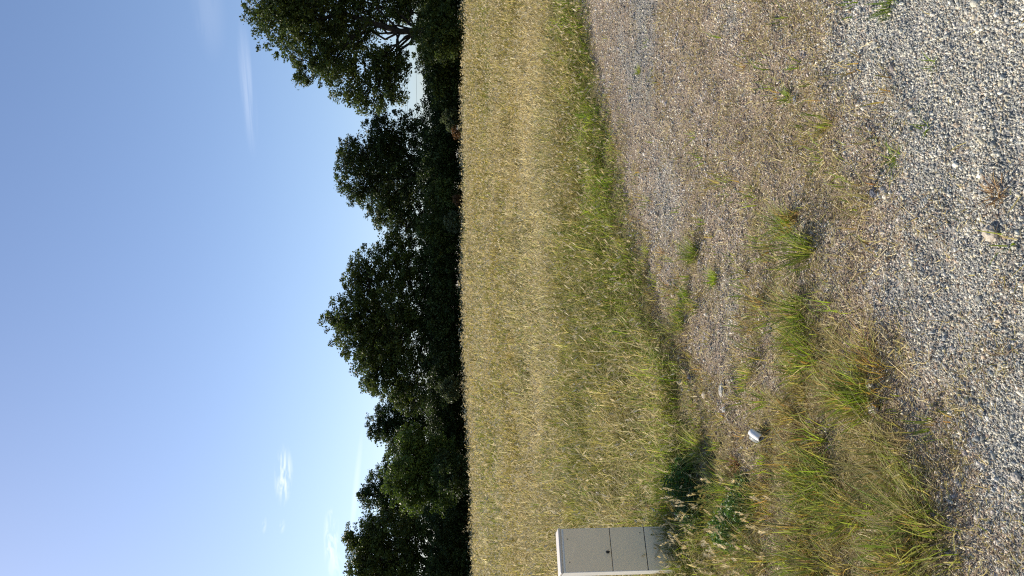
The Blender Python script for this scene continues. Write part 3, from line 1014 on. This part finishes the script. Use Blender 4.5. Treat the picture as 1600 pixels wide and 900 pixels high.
def leaves(cent, rad, per, leaf, pal):
    """leaf quads gathered in clumps"""
    nc = len(cent)
    n = nc * per
    ci = np.repeat(np.arange(nc), per)
    off = rng.normal(0, 1, (n, 3))
    off /= np.linalg.norm(off, axis=1)[:, None]
    off *= (rng.random(n) ** .45)[:, None]
    off[:, 2] *= .7
    P = cent[ci] + off * rad[ci][:, None]
    s = leaf * rng.uniform(.6, 1.3, n)
    Rm = random_rot(n, .75)
    base = np.array([(0, -1, 0), (.62, .1, .12), (0, 1, -.1), (-.62, .1, .12)]) * .5
    V = np.einsum('nij,kj->nki', Rm, base) * s[:, None, None] + P[:, None, :]
    T = np.array([(0, 1, 2), (0, 2, 3)])[None] + (np.arange(n) * 4)[:, None, None]
    pal = np.array(pal)
    cc = (pal[rng.integers(0, len(pal), nc)] * rng.uniform(.7, 1.5, (nc, 1)) * np.array([1.14, 1.04, .85]))[ci] * rng.uniform(.75, 1.3, (n, 1))
    return V.reshape(-1, 3), T.reshape(-1, 3), np.repeat(cc, 4, axis=0)


OAK = [(0.050, 0.078, 0.022), (0.062, 0.092, 0.025), (0.042, 0.066, 0.022), (0.075, 0.105, 0.028)]
DARKG = [(0.040, 0.066, 0.022), (0.050, 0.078, 0.026), (0.035, 0.055, 0.02)]
MAPLE_SUNLIT = [(0.070, 0.115, 0.028), (0.085, 0.13, 0.032), (0.058, 0.098, 0.026)]  # brighter than the oaks: sun on this crown put into the leaf colour
GREYG = [(0.075, 0.10, 0.055), (0.06, 0.085, 0.045), (0.09, 0.115, 0.06)]


def tree(name, label, cat, D, trunk_px, lobes, pal=OAK, leaf=.15, dens=1.0, trunk_r=.28, clump=.42, per=46, group='trees of the hedgerow', depth=1.0, ragged=.25, fork=.35, seed=None):
    s = D / F
    zb = float(height((trunk_px - 450) * s, D))
    base = np.array([(trunk_px - 450) * s, D, zb])
    e = empty(name, tuple(base))
    tag(e, label, cat, group)
    cents, rads = [], []
    L = []
    for lb_ in lobes:
        px, py, r = lb_[:3]
        dd = lb_[3] if len(lb_) > 3 else 0.0
        c = at_depth(px, py, D + dd)
        L.append((c, r * s))
    for c, r in L:
        n = int(dens * 46 * r * r + 8)
        d = rng.normal(0, 1, (n, 3)); d /= np.linalg.norm(d, axis=1)[:, None]
        q = rng.uniform(.15, 1.0, n) ** .6
        outk = rng.random(n) < ragged
        q[outk] = rng.uniform(.92, 1.18, outk.sum())
        p = c + d * (q * r)[:, None] * np.array([1, depth, .92])
        cr = clump * rng.uniform(.6, 1.25, n) * np.where(outk, .62, 1)
        cents.append(p); rads.append(cr)
    cents = np.concatenate(cents); rads = np.concatenate(rads)
    k = cents[:, 2] > zb + .15
    cents, rads = cents[k], rads[k]
    V, T, C = leaves(cents, rads, per, leaf, pal)
    mesh_obj('crown', V - base, T, C, M_LEAF, e)
    # trunk, limbs to every lobe and twigs to the clumps
    top = np.mean([c for c, r in L], axis=0)
    hgt = top[2] - zb
    fk = base + np.array([(top[0] - base[0]) * .3, (top[1] - base[1]) * .3, hgt * fork])
    paths = []
    tp = wiggle(base - np.array([0, 0, .3]), fk, 6, .02)
    rr = np.linspace(trunk_r, trunk_r * .72, 6); rr[0] *= 1.35
    paths.append((tp, rr))
    lead = wiggle(fk, np.array([top[0], top[1], max(c[2] + .35 * r for c, r in L)]), 8, .035)
    paths.append((lead, np.linspace(trunk_r * .7, trunk_r * .12, 8)))
    for c, r in L:
        j = int(rng.integers(0, 5))
        st = lead[j] if c[2] > lead[j][2] - .5 else fk
        lp = wiggle(st, c, 7, .05, .06)
        paths.append((lp, np.linspace(trunk_r * .26, trunk_r * .08, 7)))
        dist = np.linalg.norm(cents - c, axis=1)
        near = np.argsort(dist)[:60]
        for q in rng.choice(near, min(12, len(near)), replace=False):
            t0 = lp[int(rng.integers(3, 7))]
            paths.append((wiggle(t0, cents[q], 4, .06), np.linspace(trunk_r * .12, .012, 4)))
    tb = tubes(paths)
    for i in range(len(tb.v)): tb.v[i] = tb.v[i] - base
    tb.build('trunk', M_BARK, e, smooth=True)
    return e


# great oak on the right of the upright view
tree('oak_tree', 'tallest oak with open lower crown and dark limbs showing', 'tree', 40, 846,
     [(905, 425, 52), (868, 440, 50), (838, 478, 42), (885, 500, 55), (800, 510, 36), (830, 545, 34), (772, 545, 34), (760, 590, 30), (795, 590, 26), (880, 570, 40),
      (930, 540, 60), (975, 470, 75), (1010, 560, 75), (950, 625, 45), (905, 640, 26), (745, 562, 18), (752, 618, 16), (805, 625, 16), (780, 470, 12), (895, 615, 30), (812, 598, 24), (785, 618, 20), (880, 625, 18),
      (1060, 500, 60), (905, 470, 45, 3), (850, 520, 36, 3), (960, 420, 45)],
     OAK, .15, 1.1, .27, .42, 40, ragged=.30, fork=.42)
# middle distance tree right of the gap
tree('oak_tree', 'wide ragged oak between the tallest oak and the round central oak', 'tree', 46, 625,
     [(642, 560, 38), (612, 555, 32), (672, 588, 36), (660, 545, 22), (640, 615, 46), (590, 590, 34), (568, 610, 34), (545, 635, 32), (600, 650, 48), (690, 610, 34), (700, 650, 32),
      (655, 660, 42), (545, 665, 34), (715, 592, 14), (640, 600, 40, 4), (600, 620, 40, 4)],
     DARKG, .15, .95, .26, .42, 42, ragged=.3)
tree('oak_tree', 'round central oak with the highest point over the middle of the field', 'tree', 45, 402,
     [(485, 580, 32), (458, 566, 30), (430, 560, 34), (400, 545, 40), (372, 560, 36), (345, 580, 36), (318, 590, 36), (300, 615, 32), (425, 610, 50), (370, 620, 50),
      (330, 645, 42), (480, 625, 40), (480, 660, 34), (425, 660, 40), (280, 640, 26), (405, 600, 50, 4), (360, 600, 45, 4), (396, 518, 12), (300, 575, 12), (510, 620, 28)],
     OAK, .15, 1.0, .3, .42, 44, ragged=.28)
tree('oak_tree', 'small dark oak top showing between central oak and maple', 'tree', 52, 240,
     [(238, 600, 27), (214, 616, 26), (262, 616, 28), (240, 645, 38), (205, 645, 30), (224, 585, 10), (280, 650, 30), (250, 670, 30)],
     DARKG, .15, 1.0, .2, .4, 44)
tree('maple_tree', 'sunlit green rounded maple leaning out in front of darker trees', 'tree', 41, 165,
     [(180, 640, 36), (150, 632, 36), (200, 660, 30), (125, 645, 32), (165, 675, 36), (215, 640, 22), (130, 685, 30), (195, 690, 24)],
     MAPLE_SUNLIT, .14, 1.25, .2, .36, 50, ragged=.2)
tree('oak_tree', 'dark oak with stepped top behind the sunlit green maple', 'tree', 50, 130,
     [(148, 598, 24), (120, 592, 28), (170, 620, 26), (128, 626, 38), (105, 620, 32), (128, 570, 10), (150, 660, 36), (95, 660, 36)],
     DARKG, .15, 1.05, .24, .42, 44)
tree('oak_tree', 'tall oak cut by the left side of the upright view', 'tree', 46, 20,
     [(62, 570, 30), (40, 575, 34), (12, 572, 34), (80, 598, 26), (50, 615, 44), (0, 610, 50), (-40, 590, 50), (65, 650, 38), (10, 660, 46), (-60, 640, 50), (58, 546, 10), (-90, 610, 45), (20, 600, 40, 4)],
     OAK, .15, 1.0, .28, .42, 44, ragged=.26)

# hedge shrubs below the trees
k_ = 0
HEDGE = [
    (965, 672, 48, 43, DARKG, 'dark hedge shrub under the right half of the tallest oak'),
    (900, 678, 40, 42, DARKG, 'dark hedge shrub right of the oak trunk'),
    (850, 680, 38, 38.5, OAK, 'leafy hedge shrub around the trunk of the tallest oak'),
    (805, 682, 36, 42, OAK, 'hedge shrub at the right end of the bright sky gap'),
    (765, 688, 30, 42, OAK, 'hedge shrub directly below the bright sky gap'),
    (730, 690, 28, 44, DARKG, 'low hedge shrub at the left end of the sky gap'),
    (712, 702, 14, 40.5, GREYG, 'small grey green shrub in front of the hedge below the sky gap'),
    (680, 686, 30, 43, DARKG, 'dark hedge shrub below the right side of the ragged oak'),
    (635, 684, 34, 43, DARKG, 'dark hedge shrub under the middle of the ragged oak'),
    (585, 690, 30, 42, OAK, 'mid green shrub below the left side of the ragged oak'),
    (553, 706, 13, 40.5, GREYG, 'silvery shrub low at the hedge foot left of the ragged oak'),
    (540, 684, 34, 43, OAK, 'hedge shrub at the dip between ragged and central oak'),
    (490, 686, 34, 44, DARKG, 'hedge shrub under the right shoulder of the central oak'),
    (435, 686, 36, 44, DARKG, 'deep shaded shrub right of the central oak trunk'),
    (380, 688, 36, 44, DARKG, 'deep shaded shrub left of the central oak trunk'),
    (325, 690, 34, 43, DARKG, 'hedge shrub under the left shoulder of the central oak'),
    (292, 702, 16, 41, GREYG, 'grey leaved shrub low in front beside the maple'),
    (270, 690, 34, 44, DARKG, 'hedge shrub between central oak and maple'),
    (215, 696, 34, 44, DARKG, 'shaded shrub below the right side of the maple'),
    (160, 704, 30, 39, DARKG, 'shaded shrub below the maple'),
    (105, 698, 36, 44, DARKG, 'shaded shrub left of the maple'),
    (50, 700, 34, 44, DARKG, 'shrub at the foot of the left tall oak'),
    (0, 698, 38, 44, DARKG, 'leftmost hedge shrub cut by the picture side'),
]
for (px, py, r, D, pal, lab) in HEDGE:
    big = r > 20
    lo = [(px, py, r), (px - r * .5, py + r * .25, r * .75), (px + r * .5, py + r * .2, r * .75)]
    if big: lo += [(px, py + r * .55, r * .8), (px, py, r * .9, 2.2)]
    tree('hedge_shrub', lab, 'shrub', D, px, lo, pal, .13, 1.6 if big else 2.2, .06, .36 if big else .2, 44, group='shrubs of the hedgerow', ragged=.2)
for (px, py, r, lab) in ((694, 712, 7, 'small rust brown dry bush at the hedge foot near the sky gap'), (588, 714, 7, 'small tan dry bush at the hedge foot under the ragged oak')):
    tree('dry_bush', lab, 'bush', 40.2, px, [(px, py, r), (px - 5, py + 3, r * .8)], [(.12, .07, .035), (.15, .095, .05)], .09, 5, .03, .18, 30, group='dry bushes at the hedge foot')

# ---------------------------------------------------------------- overhead wires beyond the hedge
M_WIRE = plain('wire', (0.05, 0.05, 0.055), 0.6, 0.3, .1)
for (pa, pb, lab) in (((900, 629), (700, 634), 'upper thin overhead wire seen in the sky gap'), ((900, 634), (700, 637), 'second thin overhead wire just under the upper one'), ((900, 648), (700, 652), 'lowest thin overhead wire over the hedge')):
    a = at_depth(pa[0], pa[1], 95); b = at_depth(pb[0], pb[1], 95)
    d = b - a
    pts = [tuple(a + d * t + np.array([0, 0, .0])) for t in np.linspace(-2, 4, 25)]
    tube_mesh('power_line', pts, [.014] * 25, M_WIRE, None, 6)
    o = COL.objects[-1]
    tag(o, lab, 'power line', 'overhead wires beyond the hedge')
